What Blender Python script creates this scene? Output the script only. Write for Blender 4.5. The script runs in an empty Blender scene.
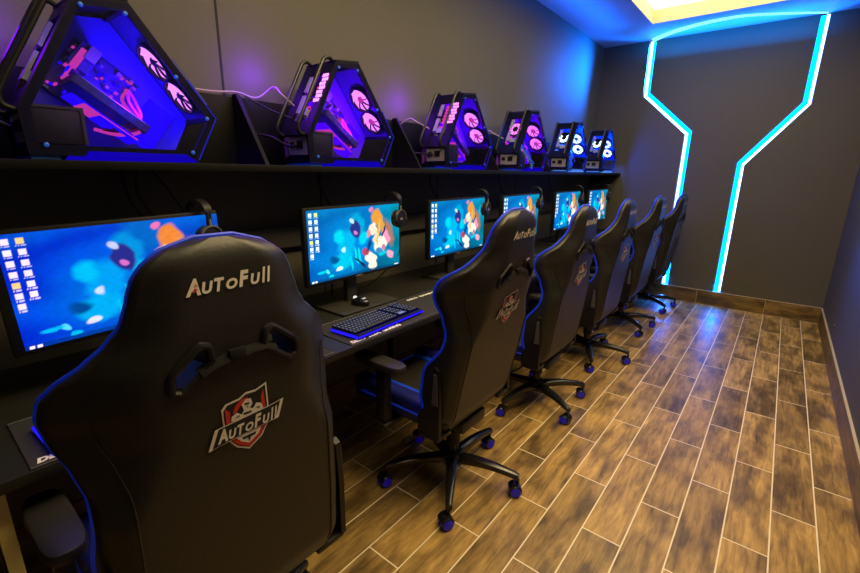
import bpy, bmesh, math, random
from mathutils import Vector, Matrix, Quaternion
random.seed(7)
PI = math.pi
C = bpy.context.scene.collection

# ------------------------------------------------------------------ helpers
def new_mat(name):
    m = bpy.data.materials.new(name); m.use_nodes = True
    nt = m.node_tree; nt.nodes.clear()
    out = nt.nodes.new('ShaderNodeOutputMaterial')
    return m, nt, out

def pbr(name, col, rough=.5, metal=0., spec=.5, noise=0., nscale=40., bump=0., coat=0., emis=None, estr=0.):
    m, nt, out = new_mat(name)
    b = nt.nodes.new('ShaderNodeBsdfPrincipled')
    b.inputs['Base Color'].default_value = (*col, 1)
    b.inputs['Roughness'].default_value = rough
    b.inputs['Metallic'].default_value = metal
    b.inputs['Specular IOR Level'].default_value = spec
    b.inputs['Coat Weight'].default_value = coat
    if emis:
        b.inputs['Emission Color'].default_value = (*emis, 1)
        b.inputs['Emission Strength'].default_value = estr
    if noise or bump:
        tc = nt.nodes.new('ShaderNodeTexCoord')
        n = nt.nodes.new('ShaderNodeTexNoise'); n.inputs['Scale'].default_value = nscale
        n.inputs['Detail'].default_value = 4
        nt.links.new(tc.outputs['Object'], n.inputs['Vector'])
        if noise:
            mx = nt.nodes.new('ShaderNodeMix'); mx.data_type = 'RGBA'
            mx.inputs[6].default_value = (*[c*(1-noise) for c in col], 1)
            mx.inputs[7].default_value = (*[min(1, c*(1+noise)) for c in col], 1)
            nt.links.new(n.outputs['Fac'], mx.inputs[0])
            nt.links.new(mx.outputs[2], b.inputs['Base Color'])
        if bump:
            bp = nt.nodes.new('ShaderNodeBump'); bp.inputs['Strength'].default_value = bump
            bp.inputs['Distance'].default_value = .002
            nt.links.new(n.outputs['Fac'], bp.inputs['Height'])
            nt.links.new(bp.outputs['Normal'], b.inputs['Normal'])
    nt.links.new(b.outputs[0], out.inputs[0])
    return m

def emi(name, col, s):
    m, nt, out = new_mat(name)
    e = nt.nodes.new('ShaderNodeEmission')
    e.inputs[0].default_value = (*col, 1); e.inputs[1].default_value = s
    nt.links.new(e.outputs[0], out.inputs[0])
    return m

def glass(name, tint, gloss=.07):
    m, nt, out = new_mat(name)
    t = nt.nodes.new('ShaderNodeBsdfTransparent'); t.inputs[0].default_value = (*tint, 1)
    g = nt.nodes.new('ShaderNodeBsdfGlossy'); g.inputs['Roughness'].default_value = .03
    mx = nt.nodes.new('ShaderNodeMixShader'); mx.inputs[0].default_value = gloss
    nt.links.new(t.outputs[0], mx.inputs[1]); nt.links.new(g.outputs[0], mx.inputs[2])
    nt.links.new(mx.outputs[0], out.inputs[0])
    return m

class MB:
    """collects shapes that become ONE mesh object"""
    def __init__(s): s.v = []; s.f = []
    def add(s, vs, fs):
        o = len(s.v); s.v += [tuple(v) for v in vs]; s.f += [tuple(i+o for i in f) for f in fs]; return s
    def bm(s, b, M=None):
        b.verts.ensure_lookup_table(); b.verts.index_update()
        vs = [(M @ v.co if M else v.co)[:] for v in b.verts]
        s.add(vs, [[v.index for v in f.verts] for f in b.faces]); b.free(); return s
    def box(s, x0, x1, y0, y1, z0, z1, bev=0., seg=2, M=None):
        b = bmesh.new(); bmesh.ops.create_cube(b, size=1)
        for v in b.verts:
            v.co = Vector(((x0+x1)/2+v.co.x*(x1-x0), (y0+y1)/2+v.co.y*(y1-y0), (z0+z1)/2+v.co.z*(z1-z0)))
        if bev: bmesh.ops.bevel(b, geom=b.edges[:], offset=bev, segments=seg, affect='EDGES', profile=.5)
        return s.bm(b, M)
    def cyl(s, p0, p1, r0, r1=None, n=20, cap=True):
        r1 = r0 if r1 is None else r1
        p0, p1 = Vector(p0), Vector(p1); d = (p1-p0).normalized()
        a = d.orthogonal().normalized(); b = d.cross(a)
        vs = []; fs = []
        for p, r in ((p0, r0), (p1, r1)):
            for i in range(n):
                t = 2*PI*i/n; vs.append(p+a*r*math.cos(t)+b*r*math.sin(t))
        for i in range(n): j = (i+1) % n; fs.append((i, j, n+j, n+i))
        if cap: fs.append(tuple(range(n-1, -1, -1))); fs.append(tuple(range(n, 2*n)))
        return s.add(vs, fs)
    def lathe(s, prof, p0, d, n=24):
        """prof: (radius, height along d)"""
        p0 = Vector(p0); d = Vector(d).normalized(); a = d.orthogonal().normalized(); b = d.cross(a)
        vs = []; fs = []
        for r, h in prof:
            for i in range(n):
                t = 2*PI*i/n; vs.append(p0+d*h+a*r*math.cos(t)+b*r*math.sin(t))
        m = len(prof)
        for k in range(m-1):
            for i in range(n): j = (i+1) % n; fs.append((k*n+i, k*n+j, (k+1)*n+j, (k+1)*n+i))
        if prof[0][0] > 1e-6: fs.append(tuple(range(n-1, -1, -1)))
        if prof[-1][0] > 1e-6: fs.append(tuple(range((m-1)*n, m*n)))
        return s.add(vs, fs)
    def tube(s, pts, r, n=8, closed=False, ry=None):
        pts = [Vector(p) for p in pts]; m = len(pts)
        R = r if isinstance(r, (list, tuple)) else [r]*m
        vs = []; fs = []; up = None
        for k in range(m):
            if closed: t = (pts[(k+1) % m]-pts[k-1])
            else: t = pts[min(k+1, m-1)]-pts[max(k-1, 0)]
            t.normalize()
            if up is None: up = t.orthogonal().normalized()
            up = (up - t*up.dot(t)).normalized(); sd = t.cross(up)
            for i in range(n):
                a = 2*PI*i/n; vs.append(pts[k]+up*R[k]*math.cos(a)+sd*(ry if ry else R[k])*math.sin(a))
        for k in range(m if closed else m-1):
            q = (k+1) % m
            for i in range(n): j = (i+1) % n; fs.append((k*n+i, k*n+j, q*n+j, q*n+i))
        if not closed: fs.append(tuple(range(n-1, -1, -1))); fs.append(tuple(range((m-1)*n, m*n)))
        return s.add(vs, fs)
    def prism(s, poly, axis, a0, a1):
        """poly in the plane across axis; extruded from a0 to a1 along axis ('x','y','z')"""
        n = len(poly); vs = []
        for a in (a0, a1):
            for p, q in poly:
                vs.append({'x': (a, p, q), 'y': (p, a, q), 'z': (p, q, a)}[axis])
        fs = [(i, (i+1) % n, n+(i+1) % n, n+i) for i in range(n)] + [tuple(range(n-1, -1, -1)), tuple(range(n, 2*n))]
        return s.add(vs, fs)
    def ring(s, outer, inner, axis, a0, a1):
        n = len(outer); vs = []
        for a in (a0, a1):
            for poly in (outer, inner):
                for p, q in poly: vs.append({'x': (a, p, q), 'y': (p, a, q), 'z': (p, q, a)}[axis])
        fs = []
        for i in range(n):
            j = (i+1) % n
            fs += [(i, j, n+j, n+i), (2*n+i, 3*n+i, 3*n+j, 2*n+j), (i, 2*n+i, 2*n+j, j), (n+i, n+j, 3*n+j, 3*n+i)]
        return s.add(vs, fs)
    def xf(s, M):
        s.v = [tuple(M @ Vector(v)) for v in s.v]; return s
    def mesh(s, name, mat, smooth=35):
        me = bpy.data.meshes.new(name); me.from_pydata(s.v, [], s.f); me.update()
        b = bmesh.new(); b.from_mesh(me); bmesh.ops.recalc_face_normals(b, faces=b.faces[:]); b.to_mesh(me); b.free()
        if mat: me.materials.append(mat)
        if smooth:
            me.shade_smooth(); me.set_sharp_from_angle(angle=math.radians(smooth))
        return me
    def build(s, name, mat, parent=None, loc=None, smooth=35):
        o = bpy.data.objects.new(name, s.mesh(name, mat, smooth)); C.objects.link(o)
        if parent: o.parent = parent
        if loc: o.location = loc
        return o

def tag(o, label=None, cat=None, group=None, kind=None):
    if label: o['label'] = label
    if cat: o['category'] = cat
    if group: o['group'] = group
    if kind: o['kind'] = kind
    return o

def empty(name, loc=(0, 0, 0), rz=0.):
    o = bpy.data.objects.new(name, None); o.empty_display_size = .1
    C.objects.link(o); o.location = loc; o.rotation_euler = (0, 0, rz); return o

def copy_tree(o, parent=None):
    c = o.copy(); C.objects.link(c)
    if parent is not None: c.parent = parent
    for ch in list(o.children): copy_tree(ch, c)
    return c

def bez(p, n=16):
    """smooth curve through points (Catmull-Rom)"""
    p = [Vector(q) for q in p]; out = []
    for i in range(len(p)-1):
        a, b, c, d = p[max(i-1, 0)], p[i], p[i+1], p[min(i+2, len(p)-1)]
        for k in range(n):
            t = k/n
            out.append(.5*((2*b)+(c-a)*t+(2*a-5*b+4*c-d)*t*t+(3*b-a-3*c+d)*t**3))
    out.append(p[-1]); return out

def lerp_tab(tab, z):
    if z <= tab[0][0]: return tab[0][1]
    for (a, u), (b, v) in zip(tab, tab[1:]):
        if z <= b:
            t = (z-a)/(b-a); t = t*t*(3-2*t)*.5+t*.5
            return u+(v-u)*t
    return tab[-1][1]

def text_mesh(body, shear=.25, offset=.012, space=1.0):
    cu = bpy.data.curves.new('lettering', 'FONT'); cu.body = body; cu.size = 1
    cu.shear = shear; cu.offset = offset; cu.space_character = space; cu.extrude = 0; cu.resolution_u = 3
    o = bpy.data.objects.new('lettering', cu); C.objects.link(o)
    bpy.context.view_layer.update()
    me = bpy.data.meshes.new_from_object(o.evaluated_get(bpy.context.evaluated_depsgraph_get()))
    bpy.data.objects.remove(o); bpy.data.curves.remove(cu)
    vs = [v.co.copy() for v in me.vertices]; fs = [tuple(p.vertices) for p in me.polygons]
    bpy.data.meshes.remove(me)
    x0 = min(v.x for v in vs); x1 = max(v.x for v in vs); y0 = min(v.y for v in vs); y1 = max(v.y for v in vs)
    return [((v.x-x0)/(x1-x0), (v.y-y0)/(y1-y0)) for v in vs], fs

# ------------------------------------------------------------------ room measures (metres)
XL, XR, YF, YB, HC = -2.06, .514, 6.013, -2.2, 3.023
DESK = .80; DFX = -1.28
SHZ = 1.52; SHX = -1.69

# ------------------------------------------------------------------ materials
M = {}
M['leather'] = pbr('black_leather', (.020, .0185, .0145), .40, spec=.42, noise=.12, nscale=120, bump=.25)
M['seatblue'] = pbr('blue_leather', (.01, .06, .75), .4)
M['strap'] = pbr('black_webbing', (.010, .0095, .009), .8, spec=.15)
M['armpad'] = pbr('soft_black_arm_pad', (.022, .021, .022), .45)
M['seatdark'] = pbr('dark_blue_leather', (.008, .012, .16), .42)
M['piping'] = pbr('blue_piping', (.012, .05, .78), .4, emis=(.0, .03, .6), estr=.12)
M['plastic'] = pbr('black_plastic', (.011, .0105, .0105), .42, spec=.3)
M['gloss'] = pbr('glossy_black_nylon', (.010, .010, .010), .22, spec=.6)
M['greyplastic'] = pbr('grey_plastic', (.075, .07, .062), .5)
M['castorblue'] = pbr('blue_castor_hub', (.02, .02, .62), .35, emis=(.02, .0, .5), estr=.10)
M['cream'] = pbr('cream_embroidery', (.78, .72, .62), .7)
M['red'] = pbr('red_embroidery', (.60, .03, .015), .7)
M['ink'] = pbr('black_embroidery', (.01, .01, .01), .8)
M['desk'] = pbr('black_desk_laminate', (.018, .018, .014), .42, spec=.35, noise=.15, nscale=14)
M['shelf'] = pbr('black_shelf_board', (.007, .007, .007), .55, spec=.12, noise=.15, nscale=10)
M['steel'] = pbr('black_steel', (.02, .02, .02), .4, metal=.3)
M['mat'] = pbr('black_cloth_pad', (.02, .018, .016), .9, noise=.2, nscale=200)
M['matprint'] = pbr('pale_pad_print', (.85, .80, .70), .8)
M['cable'] = pbr('black_cable', (.012, .012, .012), .5)
M['palecable'] = pbr('pale_cable', (.45, .30, .38), .5)
M['bezel'] = pbr('monitor_plastic', (.010, .010, .010), .35)
M['standbase'] = pbr('dark_olive_stand', (.030, .029, .022), .5)
M['silver'] = pbr('brushed_silver', (.45, .44, .42), .35, metal=.6)
M['keycap'] = pbr('black_keycap', (.012, .012, .014), .4)
M['keyglow'] = emi('key_backlight', (.35, .40, .9), .7)
M['blueglow'] = emi('blue_edge_light', (.02, .01, 1.), 1.1)
M['whiteglow'] = emi('white_mark_light', (.9, .9, .8), 1.)
M['trunk'] = pbr('grey_trunking', (.085, .08, .072), .6)
M['psuplate'] = pbr('pale_steel_plate', (.35, .34, .33), .5, metal=.2)
M['footblue'] = pbr('blue_foot', (.01, .09, .35), .4)
M['copper'] = pbr('olive_panel', (.10, .085, .03), .6)
M['yellowtrim'] = pbr('yellow_trim', (.95, .78, .25), .5)

def wall_mat(name, col, seam=None):
    m, nt, out = new_mat(name)
    b = nt.nodes.new('ShaderNodeBsdfPrincipled'); b.inputs['Roughness'].default_value = .62
    b.inputs['Specular IOR Level'].default_value = .3
    tc = nt.nodes.new('ShaderNodeTexCoord'); n = nt.nodes.new('ShaderNodeTexNoise')
    n.inputs['Scale'].default_value = 1.3; n.inputs['Detail'].default_value = 5
    n2 = nt.nodes.new('ShaderNodeTexNoise'); n2.inputs['Scale'].default_value = 140
    mx = nt.nodes.new('ShaderNodeMix'); mx.data_type = 'RGBA'
    mx.inputs[6].default_value = (*[c*.88 for c in col], 1); mx.inputs[7].default_value = (*[c*1.12 for c in col], 1)
    bp = nt.nodes.new('ShaderNodeBump'); bp.inputs['Strength'].default_value = .12; bp.inputs['Distance'].default_value = .002
    L = nt.links.new
    L(tc.outputs['Object'], n.inputs['Vector']); L(tc.outputs['Object'], n2.inputs['Vector'])
    L(n.outputs['Fac'], mx.inputs[0]); L(mx.outputs[2], b.inputs['Base Color'])
    L(n2.outputs['Fac'], bp.inputs['Height']); L(bp.outputs['Normal'], b.inputs['Normal']); L(b.outputs[0], out.inputs[0])
    return m
M['wall'] = wall_mat('brown_grey_wall_paint', (.106, .097, .068))
M['wallfar'] = wall_mat('brown_grey_far_wall_paint', (.108, .096, .070))
M['wallright'] = wall_mat('blue_grey_wall_paint', (.080, .080, .088))
M['ceil'] = wall_mat('ceiling_paint', (.45, .45, .47))

def tile_mat(name, vertical=None, dark=1.):
    """wood look porcelain planks in half offset running bond along Y with cream grout"""
    m, nt, out = new_mat(name); N = nt.nodes.new; L = nt.links.new
    tc = N('ShaderNodeTexCoord'); sep = N('ShaderNodeSeparateXYZ'); L(tc.outputs['Object'], sep.inputs[0])
    cmb = N('ShaderNodeCombineXYZ')
    def ma(op, a, b):
        n = N('ShaderNodeMath'); n.operation = op
        for i, q in enumerate((a, b)):
            if isinstance(q, (int, float)): n.inputs[i].default_value = q
            else: L(q, n.inputs[i])
        return n.outputs[0]
    if vertical is None:
        u = ma('ADD', sep.outputs['Y'], 13.3-1.33+.3325); v = ma('ADD', sep.outputs['X'], .9322+.1614*20)
    else:
        u = ma('ADD', sep.outputs[vertical], 13.3+.30); v = ma('ADD', sep.outputs['Z'], .1614*.0+.0)
    L(u, cmb.inputs[0]); L(v, cmb.inputs[1])
    br = N('ShaderNodeTexBrick'); br.offset = .5; br.offset_frequency = 2; br.squash = 1
    L(cmb.outputs[0], br.inputs['Vector'])
    br.inputs['Scale'].default_value = 1; br.inputs['Brick Width'].default_value = .665
    br.inputs['Row Height'].default_value = .1614 if vertical is None else .40
    br.inputs['Mortar Size'].default_value = .0033 if vertical is None else .002
    br.inputs['Mortar Smooth'].default_value = .2; br.inputs['Bias'].default_value = 0
    br.inputs['Color1'].default_value = (0, 0, 0, 1); br.inputs['Color2'].default_value = (1, 1, 1, 1)
    br.inputs['Mortar'].default_value = (.5, .5, .5, 1)
    rnd = br.outputs['Color']
    # grain coordinates shifted per tile
    addv = N('ShaderNodeVectorMath'); addv.operation = 'MULTIPLY_ADD'
    L(rnd, addv.inputs[0]); addv.inputs[1].default_value = (37, 17, 5); L(cmb.outputs[0], addv.inputs[2])
    mp = N('ShaderNodeMapping'); mp.inputs['Scale'].default_value = (3.4, 26, 1); L(addv.outputs[0], mp.inputs['Vector'])
    n1 = N('ShaderNodeTexNoise'); n1.inputs['Scale'].default_value = 1.6; n1.inputs['Detail'].default_value = 9; n1.inputs['Distortion'].default_value = .7
    n1.inputs['Roughness'].default_value = .62
    L(mp.outputs[0], n1.inputs['Vector'])
    mp2 = N('ShaderNodeMapping'); mp2.inputs['Scale'].default_value = (2.6, 6, 1); L(addv.outputs[0], mp2.inputs['Vector'])
    n2 = N('ShaderNodeTexNoise'); n2.inputs['Scale'].default_value = 1.5; n2.inputs['Detail'].default_value = 5; L(mp2.outputs[0], n2.inputs['Vector'])
    cr = N('ShaderNodeValToRGB'); e = cr.color_ramp.elements
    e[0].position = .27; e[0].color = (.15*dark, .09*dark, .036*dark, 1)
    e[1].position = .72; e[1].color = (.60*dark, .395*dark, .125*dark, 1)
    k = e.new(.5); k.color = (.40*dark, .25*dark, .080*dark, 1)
    L(n1.outputs['Fac'], cr.inputs[0])
    cr2 = N('ShaderNodeValToRGB'); e = cr2.color_ramp.elements
    e[0].position = .36; e[0].color = (.40, .39, .40, 1); e[1].position = .57; e[1].color = (1.1, 1.07, 1.0, 1)
    L(n2.outputs['Fac'], cr2.inputs[0])
    mul = N('ShaderNodeMix'); mul.data_type = 'RGBA'; mul.blend_type = 'MULTIPLY'; mul.inputs[0].default_value = 1
    L(cr.outputs[0], mul.inputs[6]); L(cr2.outputs[0], mul.inputs[7])
    # per tile tone
    tone = N('ShaderNodeMapRange'); tone.inputs[3].default_value = .72; tone.inputs[4].default_value = 1.25; L(rnd, tone.inputs[0])
    mul2 = N('ShaderNodeMix'); mul2.data_type = 'RGBA'; mul2.blend_type = 'MULTIPLY'; mul2.inputs[0].default_value = 1
    L(mul.outputs[2], mul2.inputs[6]); L(tone.outputs[0], mul2.inputs[7])
    gm = N('ShaderNodeMix'); gm.data_type = 'RGBA'; L(br.outputs['Fac'], gm.inputs[0]); L(mul2.outputs[2], gm.inputs[6])
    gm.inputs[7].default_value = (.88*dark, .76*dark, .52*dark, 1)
    b = N('ShaderNodeBsdfPrincipled'); L(gm.outputs[2], b.inputs['Base Color'])
    rr = N('ShaderNodeMapRange'); rr.inputs[3].default_value = .30; rr.inputs[4].default_value = .48; L(n2.outputs['Fac'], rr.inputs[0])
    L(rr.outputs[0], b.inputs['Roughness']); b.inputs['Specular IOR Level'].default_value = .4
    bp = N('ShaderNodeBump'); bp.inputs['Strength'].default_value = .5; bp.inputs['Distance'].default_value = .002; bp.invert = True
    L(br.outputs['Fac'], bp.inputs['Height']); L(bp.outputs['Normal'], b.inputs['Normal'])
    L(b.outputs[0], out.inputs[0])
    return m
M['floor'] = tile_mat('wood_look_floor_tile')
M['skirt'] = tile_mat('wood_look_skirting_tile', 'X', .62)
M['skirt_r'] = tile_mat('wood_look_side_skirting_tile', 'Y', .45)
M['grout'] = pbr('cream_grout', (.5, .42, .28), .7)

# ------------------------------------------------------------------ room shell
def struct(o, label=None):
    o['kind'] = 'structure'
    if label: o['label'] = label
    return o
struct(MB().box(XL-.1, XR+.1, YB-.1, YF+.15, -.06, 0).build('floor', M['floor'], smooth=0))
struct(MB().box(XL-.1, XL, YB-.1, YF+.15, 0, HC+.2).build('wall_left', M['wall'], smooth=0))
struct(MB().box(XR, XR+.1, YB-.1, YF+.15, 0, HC+.2).build('wall_right', M['wallright'], smooth=0))
struct(MB().box(XL, XR, YB-.1, YB, 0, HC+.2).build('wall_front', M['wall'], smooth=0))
# ceiling slab with an open coffer
RX0, RX1, RY0, RY1, RZ = -1.38, .12, .2, 5.39, 3.15
cb = MB()
cb.box(XL, RX0, YB, YF, HC, HC+.2); cb.box(RX1, XR, YB, YF, HC, HC+.2)
cb.box(RX0, RX1, YB, RY0, HC, HC+.2); cb.box(RX0, RX1, RY1, YF, HC, HC+.2)
ce = struct(cb.build('ceiling', M['ceil'], smooth=0))
M['coffer'] = pbr('cream_coffer_paint', (.80, .72, .42), .6)
struct(MB().ring([(RX0, RY0), (RX1, RY0), (RX1, RY1), (RX0, RY1)], [(RX0+.004, RY0+.004), (RX1-.004, RY0+.004), (RX1-.004, RY1-.004), (RX0+.004, RY1-.004)], 'z', HC-.001, RZ+.02)
       .build('trim_1', M['coffer'], smooth=0), 'cream upstand round the lit ceiling recess')
M['lightpanel'] = emi('warm_light_panel', (1., .82, .46), 3.6)
tag(MB().box(RX0+.006, RX1-.006, RY0+.006, RY1-.006, RZ, RZ+.03).build('ceiling_light_panel', M['lightpanel'], smooth=0),
    'bright warm white luminous panel set inside the ceiling recess', 'ceiling light')

# far wall, built round the two recessed light channels
W_ = .07
LO = [(-1.54, HC), (-1.54, 2.42), (-1.035, 1.967), (-1.035, .172)]     # outer edge left channel
LI = [(-1.468, HC), (-1.468, 2.452), (-.963, 1.998), (-.963, .172)]
RO = [(.050, HC), (.050, 2.213), (-.405, 1.622), (-.405, .172)]
RI = [(-.020, HC), (-.020, 2.238), (-.475, 1.650), (-.475, .172)]
GD = .08
fw = MB()
# left of left channel
fw.prism([(XL, 0), (LO[3][0], 0), LO[2], LO[1], LO[0], (XL, HC)], 'y', YF, YF+GD)
fw.prism([(LI[3][0], 0), (RI[3][0], 0), RI[2], RI[1], RI[0], LI[0], LI[1], LI[2]], 'y', YF, YF+GD)
fw.prism([(RO[3][0], 0), (XR, 0), (XR, HC), RO[0], RO[1], RO[2]], 'y', YF, YF+GD)
fw.box(LO[3][0], LI[3][0], YF, YF+GD, 0, .172); fw.box(RI[3][0], RO[3][0], YF, YF+GD, 0, .172)
fw.box(XL-.1, XR+.1, YF+GD, YF+.15, 0, HC+.2)
struct(fw.build('wall_far', M['wallfar'], smooth=0))
# recessed light channels : cyan diffuser bed + bright white tape
M['ledbed'] = emi('cyan_channel_light', (.0, .14, 1.), 17)
M['ledtape'] = emi('white_blue_tape_light', (.35, .55, 1.), 6)
def strip(a, b, y0, y1, t0, t1):
    """band between polylines a and b, from fraction t0 to t1 across"""
    mb = MB(); n = len(a)
    A = [(p[0]+(q[0]-p[0])*t0, p[1]+(q[1]-p[1])*t0) for p, q in zip(a, b)]
    B = [(p[0]+(q[0]-p[0])*t1, p[1]+(q[1]-p[1])*t1) for p, q in zip(a, b)]
    for i in range(n-1): mb.prism([A[i], A[i+1], B[i+1], B[i]], 'y', y0, y1)
    return mb
for a, b, lab in ((LO, LI, 'glowing cyan and white angular light channel nearer the desks on the far wall'),
                  (RO, RI, 'glowing cyan and white angular light channel nearer the right corner on the far wall')):
    r = empty('led_light_channel', (0, 0, 0)); tag(r, lab, 'wall light', 'light channels on the far wall')
    strip(a, b, YF+GD-.006, YF+GD-.001, 0.02, .98).build('diffuser', M['ledbed'], r, smooth=0)
    strip(a, b, YF+GD-.030, YF+GD-.007, 0.03, .38).build('light_tape', M['ledtape'], r, smooth=0)
# glowing band painted for the light streaks cast between the channel heads
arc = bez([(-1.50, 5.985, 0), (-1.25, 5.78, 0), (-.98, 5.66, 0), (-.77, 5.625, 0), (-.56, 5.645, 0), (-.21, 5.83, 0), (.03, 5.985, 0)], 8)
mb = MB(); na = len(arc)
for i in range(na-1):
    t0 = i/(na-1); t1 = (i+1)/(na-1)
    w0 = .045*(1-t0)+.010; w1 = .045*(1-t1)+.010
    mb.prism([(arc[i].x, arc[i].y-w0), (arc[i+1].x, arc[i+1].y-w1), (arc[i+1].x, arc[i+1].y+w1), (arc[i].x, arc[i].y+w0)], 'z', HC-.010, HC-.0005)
M['streakglow'] = emi('cyan_white_streak_glow', (.16, .72, 1.), 2.2)
tag(mb.build('ceiling_light_streak', M['streakglow'], smooth=0), 'bowed cyan white band painting the light streaks cast on the ceiling by the two wall channels', 'light streak')

# skirting tiles
SK = .172
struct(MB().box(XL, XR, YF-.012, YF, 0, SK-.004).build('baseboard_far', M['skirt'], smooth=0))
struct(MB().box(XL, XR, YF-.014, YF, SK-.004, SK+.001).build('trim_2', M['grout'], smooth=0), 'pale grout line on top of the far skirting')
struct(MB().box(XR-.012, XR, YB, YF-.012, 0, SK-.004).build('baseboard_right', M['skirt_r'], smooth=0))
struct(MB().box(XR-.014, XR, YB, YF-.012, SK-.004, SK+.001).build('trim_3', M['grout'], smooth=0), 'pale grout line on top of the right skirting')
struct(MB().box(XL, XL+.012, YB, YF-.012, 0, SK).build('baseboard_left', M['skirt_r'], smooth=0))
# seams of the wall boards
M['seam'] = pbr('dark_wall_seam', (.01, .01, .01), .8)
for i, (y, z0, z1) in enumerate([(1.072, SHZ, HC), (1.58, .8, SHZ-.03), (2.66, .8, SHZ-.03), (3.9, .8, SHZ-.03)]):
    struct(MB().box(XL, XL+.0015, y-.005, y+.005, z0, z1).build('trim_%d' % (4+i), M['seam'], smooth=0), 'thin dark vertical seam in the left wall')
tag(MB().lathe([(.008, 0), (.008, .003), (.004, .006)], (XR, 4.85, .30), (-1, 0, 0), 12).build('wall_screw', M['silver']), 'small silver screw head low on the right wall', 'screw')
# cable trunking behind the monitors
tag(MB().box(XL+.001, XL+.04, -.6, YF-.001, 1.10, 1.21, .006).build('cable_trunking', M['trunk']), 'long grey horizontal cable trunking on the left wall behind the monitors', 'cable trunking')

# ------------------------------------------------------------------ desk
dk = empty('gaming_desk', (0, 0, 0)); tag(dk, 'long continuous black desk along the left wall under the monitors', 'desk')
MB().box(XL+.001, DFX, -.9, YF-.016, DESK-.03, DESK, .003).build('desktop', M['desk'], dk)
MB().box(XL+.05, XL+.08, -.9, YF-.05, .60, DESK-.031).build('back_rail', M['steel'], dk)
for y in (-.55, 1.0, 2.03, 2.98, 3.98, 4.98, 5.93):
    MB().box(XL+.10, XL+.16, y-.03, y+.03, 0, DESK-.031, .003).build('leg', M['steel'], dk)
    MB().box(XL+.161, DFX-.15, y-.02, y+.02, DESK-.07, DESK-.031).build('cross_bar', M['steel'], dk)
sp = MB().box(-1.62, -1.36, .03, .055, 0, DESK-.031).build('side_panel', M['copper'], dk); sp['label'] = 'olive side panel under the desk'
tr = MB().box(-1.3605, -1.345, .028, .057, 0, DESK-.031).box(-1.42, -1.3446, .027, .058, .575, .583).build('trim_strip', M['yellowtrim'], sp)
tr['label'] = 'pale yellow edge strip'

# ------------------------------------------------------------------ shelf
tag(MB().box(XL+.001, SHX, -.9, YF-.001, SHZ-.028, SHZ, .002).build('wall_shelf', M['shelf']), 'long black wall shelf carrying the computers above the monitors', 'shelf')
tag(MB().box(XL+.001, XL+.012, -.9, YF-.001, SHZ+.001, SHZ+.30, .002).build('shelf_backboard', M['shelf']), 'low black backboard standing on the shelf against the left wall', 'board')
gl = ['first triangular black divider from the camera, between the nearest and second computers',
      'second triangular black divider from the camera, between the second and third computers',
      'third triangular black divider from the camera, between the third and fourth computers',
      'fourth triangular black divider from the camera, between the fourth and fifth computers',
      'last triangular black divider, between the fifth and sixth computers']
for y, l in zip((1.11, 2.17, 3.14, 4.13, 5.08), gl):
    o = MB().prism([(XL+.013, SHZ+.001), (-1.81, SHZ+.001), (-1.815, SHZ+.012), (XL+.045, SHZ+.31), (XL+.013, SHZ+.31)], 'y', -.009, .009).build('shelf_divider', M['shelf'])
    o.location.y = y; tag(o, l, 'divider', 'triangular dividers on the shelf')
o = MB().prism([(XL+.001, SHZ-.03), (SHX-.005, SHZ-.03), (XL+.001, SHZ-.13)], 'y', YF-.03, YF-.002).build('shelf_end_wedge', M['shelf'])  # plain black wedge tapering from the wall to the shelf front
tag(o, 'black triangular wedge under the far end of the shelf', 'bracket')

# ------------------------------------------------------------------ gaming chair
BT = 1.375
BB = .45
HW = [(BB, .240), (.47, .262), (.50, .270), (.65, .273), (.80, .270), (.90, .268), (.96, .280), (1.02, .300), (1.07, .308), (1.105, .300), (1.135, .276), (1.165, .236), (1.195, .202), (1.23, .176),
      (1.28, .160), (1.31, .150), (1.335, .132), (1.355, .106), (1.367, .078), (BT, .035)]
WR = [(BB, .03), (.85, .035), (.95, .07), (1.04, .115), (1.10, .115), (1.17, .06), (1.25, .03), (BT, .015)]
ED = [(BB, .05), (.58, .10), (.70, .105), (.82, .035), (.90, .02), (1.05, .02), (1.2, .0)]
def hw(z): return lerp_tab(HW, z)
def xc(z):
    return .162+(z-.5)*.150 - max(0, z-1.2)*.10 - (.0 if z > .50 else (.50-z)*.3)
def xr(y, z):
    h = hw(z); u = min(1, abs(y)/h); s0 = .86 if z < .84 else max(.52, .86-(z-.84)*2.4); t = max(0, (u-s0)/(1-s0)); t = t*t*(1.8-.8*t)
    top = max(0, (z-1.32)/(BT-1.32))
    return xc(z)-lerp_tab(WR, z)*t - .022*top*top
def thick(u, z):
    u = abs(u); top = max(0, (z-1.30)/(BT-1.30)); bot = max(0, (.52-z)/.07)
    e = max(0, (u-.62)/.38); e = e*e*(3-2*e)
    return (.036+.045*(1-u**4))*(1-.62*top*top)*(1-.35*bot*bot) + lerp_tab(ED, z)*e
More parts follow.
